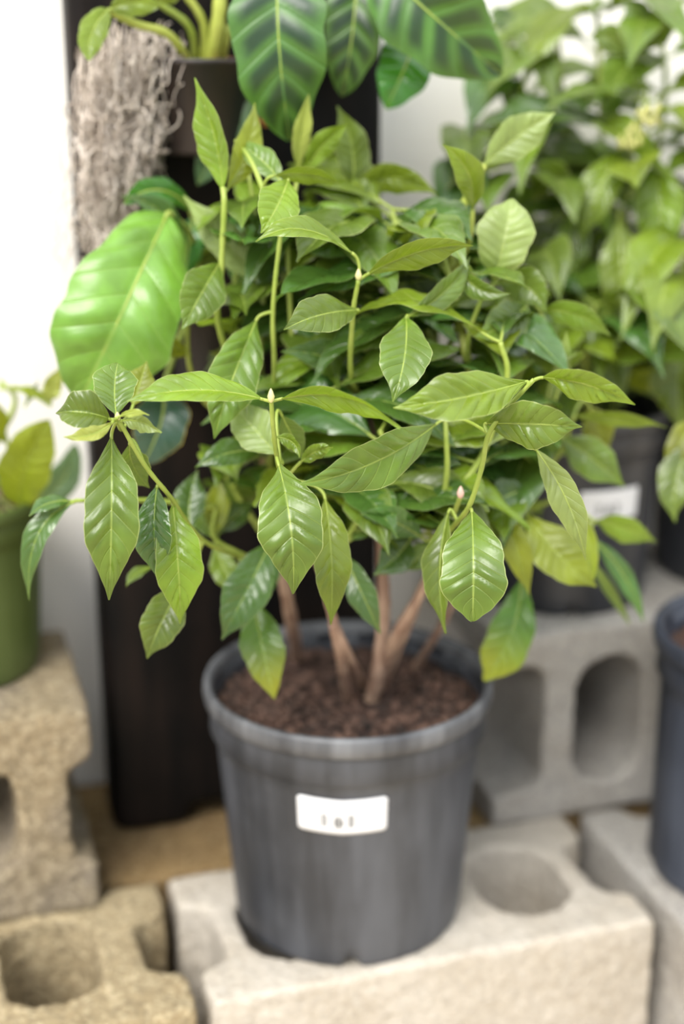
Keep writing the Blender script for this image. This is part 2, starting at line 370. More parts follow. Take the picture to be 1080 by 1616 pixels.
def rrect(x0, x1, y0, y1, r, n=7):
    out = []
    for cx, cy, a0 in ((x1 - r, y1 - r, 0), (x0 + r, y1 - r, 90), (x0 + r, y0 + r, 180), (x1 - r, y0 + r, 270)):
        for k in range(n):
            a = math.radians(a0 + 90 * k / (n - 1)); out.append((cx + r * math.cos(a), cy + r * math.sin(a)))
    return out
def outline(L, D, rec, fl, r=0.016):
    """a block seen along its cores: length L, depth D, ends recessed by rec between flanges fl thick"""
    h = L / 2; d = D / 2
    def end(s):
        pts = [(s * h, -d), (s * h, -d + fl)]
        pts += [(s * (h - rec + r * (1 - math.sin(a))), -d + fl + r * (1 - math.cos(a)) + 0.006) for a in np.linspace(0, PI / 2, 5)]
        pts += [(x, -y) for x, y in pts[::-1]]
        return pts
    return end(1) + end(-1)[::-1]
def make_block(label, u0, v0, z0, lie, L, D, H, rec, fl, cores, mat, voxel=0.0035, rough=0.0035, rot=0.0, du=0.0):
    """lie: 'up' cores vertical, 'side' cores towards the viewer, 'cross' cores vertical and length along v"""
    me = block_mesh(outline(L, D, rec, fl), cores, H, voxel, rough)
    o = obj_from('concrete_block', me, mat)
    if lie == 'up':   o.location = W(u0 + L / 2, v0 + D / 2, z0 + H / 2).tolist(); o.rotation_euler = (0, 0, ANG + rot)
    if lie == 'cross': o.location = W(u0 + D / 2, v0 + L / 2, z0 + H / 2).tolist(); o.rotation_euler = (0, 0, ANG + PI / 2 + rot)
    if lie == 'side': o.location = W(u0 + L / 2, v0 + H / 2, z0 + D / 2).tolist(); o.rotation_euler = (PI / 2, 0, ANG + rot)
    tag(o, label, 'concrete block', 'hollow concrete blocks'); return o
TWO = lambda L, a, c, w, r=0.035: [rrect(-c - a, -c, -w, w, r), rrect(c, c + a, -w, w, r)]
# under the big pot: two cores upward, plain face to the front
make_block('pale concrete block lying under the big grey-black shrub pot, one round core open', 0, 0, -0.19, 'up', 0.394, 0.19, 0.19, 0.026, 0.045,
           [rrect(0.066, 0.150, -0.055, 0.055, 0.040), rrect(-0.150, -0.066, -0.055, 0.055, 0.040)], M_CB['pale'], 0.0035, 0.003)
make_block('rough sandy concrete block with square core, below the I-shaped block end', -0.404, -0.002, -0.19, 'up', 0.392, 0.19, 0.19, 0.030, 0.050,
           [rrect(0.052, 0.132, -0.052, 0.062, 0.028), rrect(-0.12, -0.02, -0.060, 0.055, 0.028)], M_CB['sand'], 0.003, 0.005)
make_block('tan concrete block on its side, I-shaped end, carrying the olive green pot', -0.455, 0.163, 0, 'side', 0.390, 0.19, 0.19, 0.021, 0.042,
           [rrect(0.020, 0.130, -0.052, 0.052, 0.030), rrect(-0.12, -0.03, -0.052, 0.052, 0.030)], M_CB['tan'], 0.003, 0.005)
make_block('grey concrete block on its side, round cores showing, carrying a tagged black pot', 0.318, 0.182, 0, 'side', 0.392, 0.20, 0.19, 0.050, 0.030,
           [rrect(-0.113, -0.040, -0.068, 0.066, 0.034), rrect(-0.010, 0.063, -0.068, 0.066, 0.034)], M_CB['grey'], 0.0035, 0.003)
make_block('grey concrete block beside the pale block, carrying the bluish black pot', 0.412, -0.205, -0.19, 'cross', 0.390, 0.19, 0.19, 0.024, 0.040,
           TWO(0.39, 0.12, 0.02, 0.062), M_CB['grey'], 0.004, 0.003)
make_block('sand-stained concrete block under the black vertical planter, against the wall', -0.06, 0.196, -0.19, 'side', 0.392, 0.19, 0.196, 0.020, 0.05,
           TWO(0.39, 0.11, 0.02, 0.05), M_CB['dirt'], 0.004, 0.004)
make_block('sand-stained concrete block against the wall, beneath the I-shaped block', -0.460, 0.196, -0.19, 'side', 0.392, 0.19, 0.196, 0.020, 0.05,
           TWO(0.39, 0.11, 0.02, 0.05), M_CB['dirt'], 0.005, 0.004)
make_block('sand-stained concrete block against the wall, under the block with round cores', 0.338, 0.196, -0.19, 'side', 0.392, 0.19, 0.196, 0.020, 0.05,
           TWO(0.39, 0.11, 0.02, 0.05), M_CB['dirt'], 0.005, 0.004)

# ------------------------------------------------------------------ pots
def soil_part(parent, c, r, z, mat=M_SOIL, clods=260, clod=(0.003, 0.008), amp=0.006, name='soil'):
    vs_, fs = [], []; R, S = 16, 40
    for i in range(R + 1):
        for k in range(S):
            rr = r * i / R; th = 2 * PI * k / S; x, y = rr * math.cos(th), rr * math.sin(th)
            h = amp * (noise.noise((x * 30, y * 30, c[0] * 9)) + 0.6 * noise.noise((x * 85, y * 85, 3)))
            vs_.append((c[0] + x, c[1] + y, z + h))
    for i in range(R):
        for k in range(S):
            k2 = (k + 1) % S; fs.append((i * S + k, (i + 1) * S + k, (i + 1) * S + k2, i * S + k2))
    mi = [0] * len(fs)
    ico = bmesh.new(); bmesh.ops.create_icosphere(ico, subdivisions=1, radius=1.0)
    iv = [np.array(v.co) for v in ico.verts]; jf = [tuple(v.index for v in f.verts) for f in ico.faces]; ico.free()
    for _ in range(clods):
        rr = r * math.sqrt(random.random()) * 0.96; th = random.uniform(0, 2 * PI); x, y = rr * math.cos(th), rr * math.sin(th)
        s = np.array([random.uniform(*clod) for _ in range(3)]) * np.array([1.2, 0.9, 0.7]); q = len(vs_); a = random.uniform(0, PI)
        h = amp * (noise.noise((x * 30, y * 30, c[0] * 9)) + 0.6 * noise.noise((x * 85, y * 85, 3)))
        for p in iv:
            w = p * s * random.uniform(0.55, 1.45); vs_.append((c[0] + x + w[0] * math.cos(a) - w[1] * math.sin(a), c[1] + y + w[0] * math.sin(a) + w[1] * math.cos(a), z + h + w[2] + s[2] * 0.3))
        fs += [tuple(q + j for j in f) for f in jf]; mi += [1] * len(jf)
    o = adopt(obj_from(name, mesh_data(name, vs_, fs, mi=mi), [mat, M_CLOD if mat is M_SOIL else mat]), parent); o['kind'] = 'stuff'
    return o
def nursery_pot(root, c, rb, rt, h, mats, seg=96, collar=True, notches=4):
    x, y, z0 = c; k = h / 0.22; lip = 0.016 * k
    rbody = rt - 0.0095 * k
    def rad(z): return rb + (rbody - rb) * (z / (h * 0.80))
    prof = [(0.001, 0.004), (rb * 0.93, 0.004), (rb * 0.965, 0.0), (rb * 0.99, 0.002), (rb, 0.006)]
    for z in np.linspace(0.012, h * 0.795, 14): prof.append((rad(z), z))
    zt = h * 0.80
    prof += [(rbody + 0.0022 * k, zt + 0.0015 * k), (rbody + 0.0048 * k, zt + 0.004 * k), (rbody + 0.0040 * k, h - lip - 0.004 * k), (rbody + 0.003 * k, h - 0.006 * k),
             (rt - 0.006 * k, h - 0.004 * k), (rt - 0.010 * k, h - 0.02 * k), (rbody - 0.003 * k, zt), (rb - 0.003, 0.012), (0.001, 0.012)]
    def fn(th, z):
        a = (th + PI / 2) % (2 * PI / 12) / (2 * PI / 12)        # twelve shallow flat panels with a crease between
        g = -0.006 * math.exp(-((min(a, 1 - a)) / 0.05) ** 2) - 0.004 * (1 - abs(2 * a - 1)) ** 0.5 * 0
        sc = 0.010 * max(0, 1 - abs(z - zt) / (0.014 * k)) * (0.5 + 0.5 * math.cos((th + PI / 2) * 6)) if collar else 0
        return 1 + (g if z < zt else 0) + sc
    vs_, fs = lathe(prof, seg, fn, c)
    # drain notches at the foot
    vv = []
    for (px, py, pz) in vs_:
        th = math.atan2(py - y, px - x); r = math.hypot(px - x, py - y); zz = pz - z0
        if zz < 0.007 and r > rb * 0.9:
            for q in range(notches):
                d = abs((th - (-PI / 2 + 0.02 + 2 * PI * q / notches) + PI) % (2 * PI) - PI)
                if d < 0.085: pz += 0.009 * (1 - (d / 0.085) ** 2)
        vv.append((px, py, pz))
    pot = adopt(obj_from('pot', mesh_data('pot', vv, fs), mats[0]), root)
    t = 0.0022 * k
    rp = [(rt - 0.0075 * k, h - 0.016 * k), (rt - 0.0075 * k, h - 0.003 * k), (rt - 0.004 * k, h + 0.0006), (rt - 0.0012 * k, h), (rt, h - 0.003 * k), (rt + 0.0003, h - lip * 0.6), (rt - 0.001 * k, h - lip), (rt - 0.004 * k, h - lip - t), (rt - 0.0085 * k, h - lip - t * 1.6)]
    rim = obj_from('rim', mesh_data('rim', *lathe(rp, seg, None, c)), mats[1]); rim.parent = pot
    pot['hw'] = 0; del pot['hw']
    return pot, rad
def sticker(pot, c, rad, th0, half, z0, z1, mat, crease=0.0):
    vs_, fs, uvs = [], [], []; N, Mv = 28, 12; x, y, zb = c
    for j in range(Mv + 1):
        for i in range(N + 1):
            a = i / N * 2 - 1; b = j / Mv * 2 - 1
            # rounded corners
            rx = 0.05; ry = rx * 2.6; ax = a; dy = max(0, abs(a) - (1 - rx)) / rx
            bb = b * (1 - ry * (1 - math.sqrt(max(0, 1 - dy * dy))))
            th = th0 + ax * half; zz = (z0 + z1) / 2 + bb * (z1 - z0) / 2 - crease * (1 - abs(a)) * 1.0
            r = rad(zz) + 0.0009
            vs_.append((x + r * math.cos(th), y + r * math.sin(th), zb + zz)); uvs.append((i / N, j / Mv))
    C1 = N + 1
    for j in range(Mv):
        for i in range(N): fs.append((j * C1 + i, j * C1 + i + 1, (j + 1) * C1 + i + 1, (j + 1) * C1 + i))
    o = obj_from('label_sticker', mesh_data('label_sticker', vs_, fs, uvs), mat); o.parent = pot
    sm = o.modifiers.new('thick', 'SOLIDIFY'); sm.thickness = 0.0006; sm.offset = 0
    o['label'] = 'white paper label with faint grey print'; return o
def sticker_mat():
    m, nt, bs, out = new_mat('white label'); L = nt.links.new
    uv = nt.nodes.new('ShaderNodeUVMap'); sp = nt.nodes.new('ShaderNodeSeparateXYZ'); L(uv.outputs[0], sp.inputs[0])
    tot = None
    for cx, cy, hx, hy in ((0.285, 0.38, 0.016, 0.20), (0.33, 0.38, 0.012, 0.18), (0.425, 0.34, 0.016, 0.14), (0.465, 0.34, 0.018, 0.20), (0.505, 0.34, 0.014, 0.12), (0.585, 0.38, 0.016, 0.20), (0.625, 0.38, 0.012, 0.18)):
        a = smooth(nt, mth(nt, 'ABSOLUTE', mth(nt, 'SUBTRACT', sp.outputs[0], cx)), hx * 1.25, hx * 0.8)
        b = smooth(nt, mth(nt, 'ABSOLUTE', mth(nt, 'SUBTRACT', sp.outputs[1], cy)), hy * 1.15, hy * 0.85)
        f = mth(nt, 'MULTIPLY', a, b); tot = f if tot is None else mth(nt, 'MAXIMUM', tot, f)
    L(mixc(nt, tot, (0.60, 0.60, 0.61), (0.11, 0.11, 0.11)), bs.inputs['Base Color']); bs.inputs['Roughness'].default_value = 0.55
    return m
M_TAG = sticker_mat()

# ------------------------------------------------------------------ main shrub
PC = (0.005, 0.026, 0.0)
root = empty('potted_shrub', PC)
tag(root, 'big leafy green shrub in dusty grey-black pot on the pale concrete block', 'potted plant', 'potted shrubs with quilted leaves')
pot, rad = nursery_pot(root, PC, 0.098, 0.1215, 0.22, (M_POT, M_RIM))
sticker(pot, PC, rad, -PI / 2 - 0.045, 0.325, 0.1345, 0.1655, M_TAG, 0.0022)
ZS = 0.196
soil_part(root, PC, 0.112, ZS, clods=1100, clod=(0.0012, 0.0062))
A = Plant(root)
g = lambda x, y: np.array(Pz(x, y, ZS - 0.004))
A.stem([g(585, 1112), (598, 1050, .005), (606, 960, .005), (603, 880, .01), (596, 740, .02), (590, 640, .03)], .0066, .0032, M_BARK, 'branch')
A.stem([g(592, 1098), (624, 1005, -.02), (664, 935, -.03), (690, 865, -.03), (700, 800, -.08)], .0050, .0028, M_BARK, 'branch')
A.stem([g(600, 1090), (642, 990, .01), (672, 920, .01), (720, 840, .02), (760, 760, .03)], .0048, .0028, M_BARK, 'branch')
A.stem([g(578, 1092), (548, 1030, -.02), (527, 980, -.03), (505, 900, -.04), (470, 800, -.08)], .0046, .0028, M_BARK, 'branch')
A.stem([g(550, 1107), (538, 1040, -.02), (525, 985, -.035)], .0050, .0035, M_BARK, 'branch')
A.stem([g(470, 1046), (456, 955, .03), (441, 880, .03), (425, 780, .03), (410, 680, .03)], .0066, .0032, M_BARK, 'branch')
A.stem([g(652, 1060), (692, 995, .05), (742, 900, .06), (800, 820, .05)], .0040, .0026, M_BARK, 'branch')
G = lambda *p, r0=.0022, r1=.0015, m=M_STEM: A.stem(list(p), r0, r1, m)
G((470, 800, -.08), (452, 760, -.12), (440, 735, -.145), (432, 680, -.165), (428, 630, -.175), r0=.0020, r1=.0015)
G((700, 800, -.08), (706, 740, -.09), (704, 680, -.09), (700, 600, -.07))
G((690, 865, -.03), (712, 835, -.11), (740, 800, -.155), (760, 740, -.165), (772, 685, -.17), (805, 640, -.175), (843, 599, -.18), r0=.0020, r1=.0015)
G((640, 735, -.05), (690, 788, -.08), (704, 800, -.09))
G((425, 780, .03), (433, 600, -.04), (431, 490, -.06), (443, 372, -.06), (455, 296, -.05), r0=.0020, r1=.0015)
G((455, 660, .02), (461, 560, .0), (455, 380, .0), (472, 268, .04))
G((410, 680, .03), (347, 520, -.03), (350, 420, -.035), (354, 325, -.035), (352, 296, -.03), r0=.0026, r1=.0020)
G((590, 640, .03), (556, 600, -.05), (557, 500, -.08), (566, 442, -.09))
G((760, 760, .03), (738, 570, -.02), (757, 480, -.03), (782, 442, -.02))
G((600, 650, .02), (625, 560, -.04), (644, 498, -.09))
G((738, 570, -.02), (715, 430, .02), (721, 350, .03), (764, 260, .03), r0=.0036, r1=.0028, m=M_STEMY)
G((715, 430, .02), (740, 385, .0), (747, 330, .0), r0=.0020, r1=.0015, m=M_STEMY)
G((441, 880, .03), (390, 880, -.02), (320, 852, -.10), (271, 787, -.155), (228, 733, -.175), (186, 660, -.19), r0=.0020, r1=.0015)
G((390, 880, -.02), (338, 848, -.03), (341, 800, -.03))
G((425, 780, .03), (412, 580, .02), (415, 440, .02), (392, 268, .03))
G((410, 680, .03), (330, 640, .03), (300, 580, .02), (296, 505, .02), (300, 430, .03), m=M_STEMY)
G((760, 760, .03), (830, 700, .02), (872, 640, .0), (885, 560, .0), (850, 488, .0))
G((800, 820, .05), (880, 790, .04), (938, 822, .03))
G((800, 820, .05), (830, 870, .02), (823, 912, -.01))
G((800, 820, .05), (880, 720, .04), (905, 660, .02))
G((341, 800, -.03), (240, 790, -.06), (120, 790, -.10))
G((715, 430, .02), (640, 360, .06), (560, 300, .07))
G((320, 852, -.10), (300, 900, -.10), (286, 925, -.11))
G((443, 372, -.06), (400, 262, -.02), (372, 222, .0))

T = A.leaf
# in the plane of focus, round the two front shoots
T(414, 630, 200, 634, 50, -.17, -.20, 'b', (0, -16), -.005, roll=48, fold=20, rows=60, node=(428, 634, -.175))
T(442, 630, 632, 676, 36, -.17, -.22, 'b', (8, -26), .0, roll=58, fold=24, rows=60, node=(428, 634, -.175))
T(440, 733, 463, 937, 106, -.17, -.20, 'g', (8, 0), -.022, fold=10, rows=64, cols=18, quilt=.07, node=(437, 722, -.16))
T(513, 785, 522, 986, 62, -.13, -.16, 'b', (6, 0), -.015, roll=-18, fold=16, rows=60, node=(452, 757, -.125))
T(690, 668, 474, 764, 78, -.12, -.21, 'g', (8, 14), -.012, roll=-22, fold=16, rows=64, cols=18, node=(772, 685, -.17))
T(832, 602, 621, 643, 80, -.175, -.215, 'b', (0, 6), -.012, roll=24, fold=14, rows=64, cols=18, quilt=.09)
T(856, 596, 1003, 638, 50, -.18, -.20, 'b', (-2, -10), -.008, roll=36, fold=18, rows=60, quilt=.09, node=(843, 600, -.18))
T(768, 668, 919, 674, 76, -.165, -.19, 'g', (0, -2), -.01, roll=20, fold=14, rows=60, quilt=.08, node=(772, 688, -.17))
T(845, 708, 925, 884, 50, -.14, -.16, 'p', (10, -6), -.012, roll=12, fold=12, rows=60, node=(800, 645, -.175))
T(745, 806, 746, 980, 106, -.16, -.20, 'g', (2, 0), -.018, shape='obov', rows=60, cols=18, quilt=.05, node=(738, 804, -.152))
T(709, 806, 704, 1000, 48, -.13, -.16, 'g', (-12, 0), -.01, roll=40, fold=24)
T(641, 501, 620, 634, 84, -.09, -.15, 'g', (8, -2), -.012, fold=14, quilt=.05, rows=60, cols=18)
T(566, 490, 448, 521, 62, -.085, -.14, 'g', (-2, -8), -.01, roll=24, fold=12, node=(558, 488, -.082))
T(559, 402, 404, 382, 32, -.09, -.12, 'b', (-4, -30), -.005, roll=55, fold=18, node=(566, 442, -.09))
T(580, 433, 748, 388, 46, -.09, -.10, 'b', (0, -14), -.01, roll=38, fold=20, node=(566, 442, -.09))
T(176, 690, 172, 947, 90, -.18, -.21, 'g', (2, 0), -.02, fold=16, rows=64, cols=18, quilt=.08, node=(186, 664, -.19))
T(184, 655, 186, 573, 72, -.19, -.16, 'g', (-4, 0), .0, shape='obov', fold=22, node=(186, 662, -.19))
T(172, 661, 88, 652, 68, -.19, -.19, 'g', (0, -6), -.01, roll=20, fold=40, node=(186, 662, -.19))
T(176, 668, 100, 689, 26, -.20, -.22, 'y', (4, 8), -.005, roll=20, fold=30, wave=.12, node=(186, 662, -.19))
T(192, 664, 254, 684, 30, -.19, -.20, 'p', (0, -8), .0, roll=30, fold=26, wave=.10, node=(186, 662, -.19))
T(186, 659, 236, 655, 12, -.20, -.21, 'y', (0, -6), .0, roll=20, wave=.15, node=(186, 662, -.19))
T(205, 700, 236, 770, 54, -.15, -.13, 'g', (-10, 0), .0, fold=20)
T(248, 768, 252, 917, 62, -.155, -.17, 'd', (-6, 0), -.01, roll=26, fold=22, quilt=.08, node=(271, 787, -.155))
T(273, 796, 285, 985, 78, -.15, -.17, 'b', (2, 0), -.015, roll=-14, fold=18, quilt=.07, rows=60, node=(271, 787, -.155))
T(288, 922, 232, 1039, 68, -.12, -.14, 'g', (-4, 0), -.008, fold=26)
T(116, 793, 46, 947, 40, -.10, -.12, 'd', (-22, -24), -.006, roll=24, fold=22)
T(112, 791, 46, 815, 24, -.10, -.12, 'd', (-4, -8), .0, roll=40, fold=15)
T(240, 895, 199, 926, 18, -.08, -.10, 'g', (-5, -5), .0, roll=20)
T(300, 836, 312, 742, 52, -.06, -.03, 'd', (-6, 0), .0, fold=16)
T(338, 846, 346, 752, 42, -.03, -.01, 'o', (0, 0), .0, fold=16)
T(345, 842, 402, 792, 36, -.02, .0, 'd', (0, -4), .0, fold=16)
T(340, 850, 296, 805, 30, -.03, -.02, 'g', (0, -4), .0, fold=16)
T(338, 862, 372, 940, 44, -.03, -.05, 'b', (0, 0), .0, fold=16)
T(430, 850, 350, 1009, 74, -.06, -.10, 'd', (-2, 6), -.012, fold=18, quilt=.06)
T(400, 945, 434, 1103, 70, -.05, -.085, 't', (-2, 0), -.006, fold=14, shape='lance', quilt=.03)
T(441, 880, 395, 950, 40, .0, -.03, 'd', (0, 0), .0, fold=16)
T(543, 874, 601, 1001, 46, -.07, -.10, 'd', (0, 0), -.01, roll=14, fold=14, quilt=.04)
T(668, 850, 566, 812, 52, -.07, -.10, 'd', (0, -10), -.01, roll=-20, fold=14)
T(648, 850, 590, 908, 56, -.06, -.08, 'd', (6, 0), .0, fold=14)
T(690, 850, 636, 900, 40, -.05, -.06, 'g', (0, 4), .0, fold=14)
T(792, 700, 642, 738, 66, -.04, -.06, 'd', (0, 8), .0, roll=10, fold=14)
T(832, 770, 762, 798, 56, -.03, -.05, 'd', (0, 0), .0, fold=14)
T(823, 912, 764, 1074, 74, -.01, -.03, 't', (14, 6), -.008, fold=16, shape='obov')
T(832, 812, 942, 926, 76, -.03, -.06, 'o', (-4, 8), -.01, roll=-16, fold=14)
T(788, 802, 836, 940, 46, -.04, -.06, 'o', (4, -4), -.008, fold=18)
T(915, 800, 936, 925, 26, -.03, -.05, 'o', (6, 0), .0, fold=18)
T(936, 850, 1016, 982, 30, .02, .0, 'd', (8, -8), .0, shape='lance', fold=12)
T(928, 880, 996, 988, 18, .03, .02, 'g', (0, -4), .0, shape='lance', fold=12)
T(940, 822, 1036, 856, 42, .03, .02, 'b', (0, -4), -.005, roll=20, fold=12)
T(905, 657, 1052, 674, 24, .02, .0, 'b', (0, -6), .0, roll=50, fold=14)
T(886, 690, 986, 768, 64, .03, .02, 'g', (0, -4), .0, fold=14)
T(930, 640, 960, 715, 50, .06, .06, 'o', (0, 0), .0, fold=14)
T(870, 640, 894, 524, 24, .0, -.01, 'p', (6, 0), .0, shape='lance', fold=12)
T(852, 490, 963, 530, 42, .0, -.02, 'g', (6, -12), -.006, roll=26, fold=14)
T(835, 478, 750, 532, 66, -.01, -.06, 'g', (6, 6), -.008, fold=14)
T(728, 418, 808, 463, 34, -.05, -.07, 'g', (-14, 14), .0, roll=20, fold=30)
T(780, 446, 808, 314, 90, -.02, -.01, 'p', (2, 0), -.01, fold=12, shape='obov')
T(786, 448, 862, 494, 62, .0, -.02, 'g', (8, -18), .0, fold=14)
T(642, 500, 742, 405, 42, -.09, -.05, 'g', (10, 8), .0, roll=20, fold=34)
T(690, 490, 640, 410, 62, .02, .03, 'g', (-6, 0), .0, fold=12)
T(747, 334, 698, 228, 48, .0, -.03, 'b', (16, -8), -.004, roll=16, fold=20)
T(764, 262, 876, 178, 64, .03, .03, 'p', (0, -6), .0, fold=14, prad=.002)
T(560, 300, 692, 308, 48, .07, .05, 'b', (-4, -24), .0, roll=24, fold=14, quilt=.09)
T(556, 300, 532, 167, 56, .07, .07, 'g', (12, 0), .0, fold=14)
T(470, 268, 488, 148, 32, .04, .03, 'y', (-4, 0), .0, roll=20, fold=36, shape='lance')
T(482, 270, 552, 194, 40, .04, .02, 'b', (-4, -6), .0, fold=24, wave=.1)
T(352, 300, 307, 123, 52, -.03, -.02, 'b', (10, 6), .0, roll=-38, fold=34)
T(358, 300, 402, 162, 46, -.02, .01, 'o', (10, 4), .0, roll=20, fold=16)
T(446, 290, 370, 222, 42, -.03, .0, 'g', (4, -4), .0, roll=20, fold=18)
T(455, 284, 412, 368, 70, -.05, -.10, 'b', (4, 0), -.01, fold=16, quilt=.07)
T(430, 278, 538, 292, 28, -.04, -.03, 'b', (4, -10), .0, roll=40, fold=16)
T(346, 416, 287, 520, 74, -.035, -.08, 'g', (0, -2), -.006, fold=18, roll=-10, rows=60, node=(350, 418, -.035))
T(422, 452, 289, 308, 58, .01, .02, 'p', (0, 0), .0, fold=12)
T(406, 503, 338, 692, 82, -.06, -.12, 'g', (-6, 4), -.015, fold=18, roll=-10, quilt=.09, rows=60, cols=18, node=(431, 492, -.06))
T(438, 718, 360, 630, 68, -.12, -.09, 'p', (2, 2), .0, fold=12, node=(440, 733, -.145))
T(414, 712, 308, 738, 44, -.05, -.08, 'd', (0, -10), -.006, roll=20, fold=14)
T(600, 612, 444, 555, 56, .0, -.05, 'd', (4, -16), -.008, roll=20, fold=14)
T(515, 600, 388, 620, 26, -.02, -.05, 'g', (0, -10), .0, roll=50, fold=14)
T(540, 620, 470, 648, 38, -.02, -.05, 'd', (0, -4), .0, roll=30, fold=14)
T(474, 730, 526, 706, 26, -.13, -.14, 'b', (0, -6), .0, roll=20, fold=14, wave=.14, quilt=.12, node=(452, 757, -.125))
T(435, 690, 473, 722, 22, -.15, -.16, 'b', (8, -8), .0, roll=30, fold=24, wave=.12)
T(445, 655, 478, 722, 40, -.11, -.10, 'g', (0, 0), .0, fold=14)
T(405, 590, 330, 556, 24, .03, .02, 'o', (0, -4), .0, fold=14, roll=20)
T(300, 560, 232, 548, 34, .02, .0, 'o', (0, -6), .0, roll=30, fold=14)
T(290, 440, 192, 310, 40, .06, .04, 'd', (20, -30), .0, roll=20, fold=14)
T(210, 640, 232, 570, 46, -.10, -.08, 'o', (0, 0), .0, fold=12, node=(186, 664, -.19))

# buds at shoot tips
def bud(pl, p, r, h, mat, name='bud'):
    v_, f_ = lathe([(0.0004, -h * .2), (r * .8, 0), (r, h * .35), (r * .55, h * .75), (0.0003, h)], 8, None, p)
    adopt(obj_from(name, mesh_data(name, v_, f_), mat), pl.root)
bud(A, P(428, 632, -.176), .0024, .008, M_BUD); bud(A, P(186, 662, -.191), .002, .005, M_BUD); bud(A, P(566, 440, -.09), .0024, .007, M_BUD)
A.stem([P(716, 812, -.10), P(727, 784, -.12)], .0018, .0016, M_STEM); bud(A, P(727, 784, -.12), .0026, .008, M_PINK)

# the inner foliage: opposite pairs up the back and inner stems
def ok_main(p):
    x, y = to_px(p); u, v = to_uv(p)
    if -0.09 < u < 0.27 and v > 0.245: return False
    if v > 0.36 or p[1] < (-0.125 if y > 690 else -0.085): return False
    if not (300 < x < 905 and 255 < y < 880): return False
    if y > 800 and x < 470: return False
    if y < 330 and (x < 330 or x > 640): return False
    if y < 420 and x > 830: return False
    return True
inner = [
 [(596, 740, .02), (560, 600, .06), (520, 470, .08), (500, 380, .09)], [(603, 800, .01), (640, 640, .05), (660, 500, .06), (650, 400, .07)],
 [(425, 780, .03), (470, 600, .06), (520, 520, .05), (600, 380, .06)], [(720, 840, .02), (700, 680, .05), (690, 560, .05), (690, 440, .06)],
 [(760, 760, .03), (800, 640, .05), (830, 540, .05), (810, 420, .06)], [(720, 840, .02), (800, 740, .03), (850, 680, .05), (870, 600, .06)],
 [(410, 680, .03), (380, 580, .05), (370, 460, .05), (390, 350, .05)], [(596, 740, .02), (540, 680, -.04), (510, 620, -.05)],
 [(690, 865, -.03), (640, 760, -.06), (600, 680, -.08)], [(505, 900, -.04), (560, 830, -.05), (590, 760, -.06)],
 [(700, 800, -.08), (760, 720, -.07), (800, 600, -.08), (790, 540, -.08)], [(600, 650, .02), (600, 540, .0), (610, 440, .01), (590, 350, .03)],
 [(560, 600, .06), (540, 450, .04), (530, 330, .05)], [(690, 560, .05), (640, 430, .03), (620, 330, .04)], [(470, 600, .06), (450, 450, .06), (440, 330, .07)], [(640, 640, .05), (720, 520, .0), (700, 400, .0)],
 [(603, 850, .01), (560, 790, -.03), (520, 740, -.04)], [(603, 850, .01), (640, 780, -.03), (660, 720, -.04)], [(441, 880, .03), (470, 800, .0), (520, 760, .0)],
 [(603, 880, .01), (680, 800, .04), (760, 800, .03), (820, 760, .03)], [(441, 880, .03), (380, 790, .03), (340, 720, .03)],
]
def clothe(pl, path, n_nodes, ok, lens, mats, hwf=0.21, start=0.3, az0=None, droop=(.15, .55), pairs=2, rows=34, cols=10, up=0.3):
    n = len(path); az = random.uniform(0, PI) if az0 is None else az0
    for k in range(n_nodes):
        i = int(n * (start + (0.98 - start) * k / max(1, n_nodes - 1))); i = min(n - 1, i); p = path[i]; az += PI / 2 + random.uniform(-.3, .3)
        for s in range(pairs):
            for tries in range(5):
                a = az + s * PI + random.uniform(-.35, .35) + tries * 0.5
                L = random.uniform(*lens); d = np.array([math.cos(a), math.sin(a), random.uniform(-.1, up * 2)])
                b = p + unit(d) * random.uniform(.008, .016); dr = random.uniform(*droop); t = b + unit(d) * L + np.array([0, 0, -dr * L])
                if ok(t) and ok(b + unit(d) * L * .5):
                    pl.leaf3(b, d, L, L * random.uniform(hwf * .88, hwf * 1.1), random.choice(mats), dr, node=p, rows=rows, cols=cols, fold=random.uniform(8, 24), twist=random.uniform(-20, 20), quilt=.06, wave=.05); break
for s in inner:
    path = A.stem(s, .0026, .0018, M_STEM)
    clothe(A, path, 5, ok_main, (.075, .115), 'ggdddb', hwf=.23)

# ------------------------------------------------------------------ right-hand shrub on the grey block
PBc = W(0.430, 0.288, 0.20)
rB = empty('potted_shrub', PBc); tag(rB, 'tall green shrub in a tagged black pot standing on the block with round cores', 'potted plant', 'potted shrubs with quilted leaves')
potb, radb = nursery_pot(rB, PBc, 0.083, 0.098, 0.195, (M_POTB, M_POTB), 64)
thb = math.atan2(CAM[1] - PBc[1], CAM[0] - PBc[0])
sticker(potb, PBc, radb, thb + 0.52, 0.36, 0.098, 0.128, M_TAG)
zb = PBc[2] + 0.17; soil_part(rB, PBc, 0.088, zb, clods=120)
B = Plant(rB)
def sb(dx, dy): return np.array([PBc[0] + dx, PBc[1] + dy, zb - 0.004])
def ok_b(p):
    x, y = to_px(p); u, v = to_uv(p)
    if v > 0.39: return False
    if x < 690 + max(0, (330 - y)) * 0.22: return False
    if y > 640 and p[1] < 0.30 and 930 < x < 1060: return False
    if y < 140 and 790 < x < 985 and random.random() < .6: return False
    return y > -160 and y < 760 and x < 1250
stemsB = []
def SB(dx, dy, pts, r=.004):
    p = B.stem([sb(dx, dy)] + pts, r, .0020, M_STEM, n=30); stemsB.append(p); return p
SB(0, 0, [(905, 560, .28), (900, 380, .29), (890, 200, .30), (880, 40, .30)])
SB(.02, -.02, [(950, 560, .26), (985, 350, .25), (1000, 215, .24), (1022, 160, .24)])
SB(-.03, 0, [(860, 560, .27), (800, 430, .27), (760, 300, .28), (725, 220, .29)])
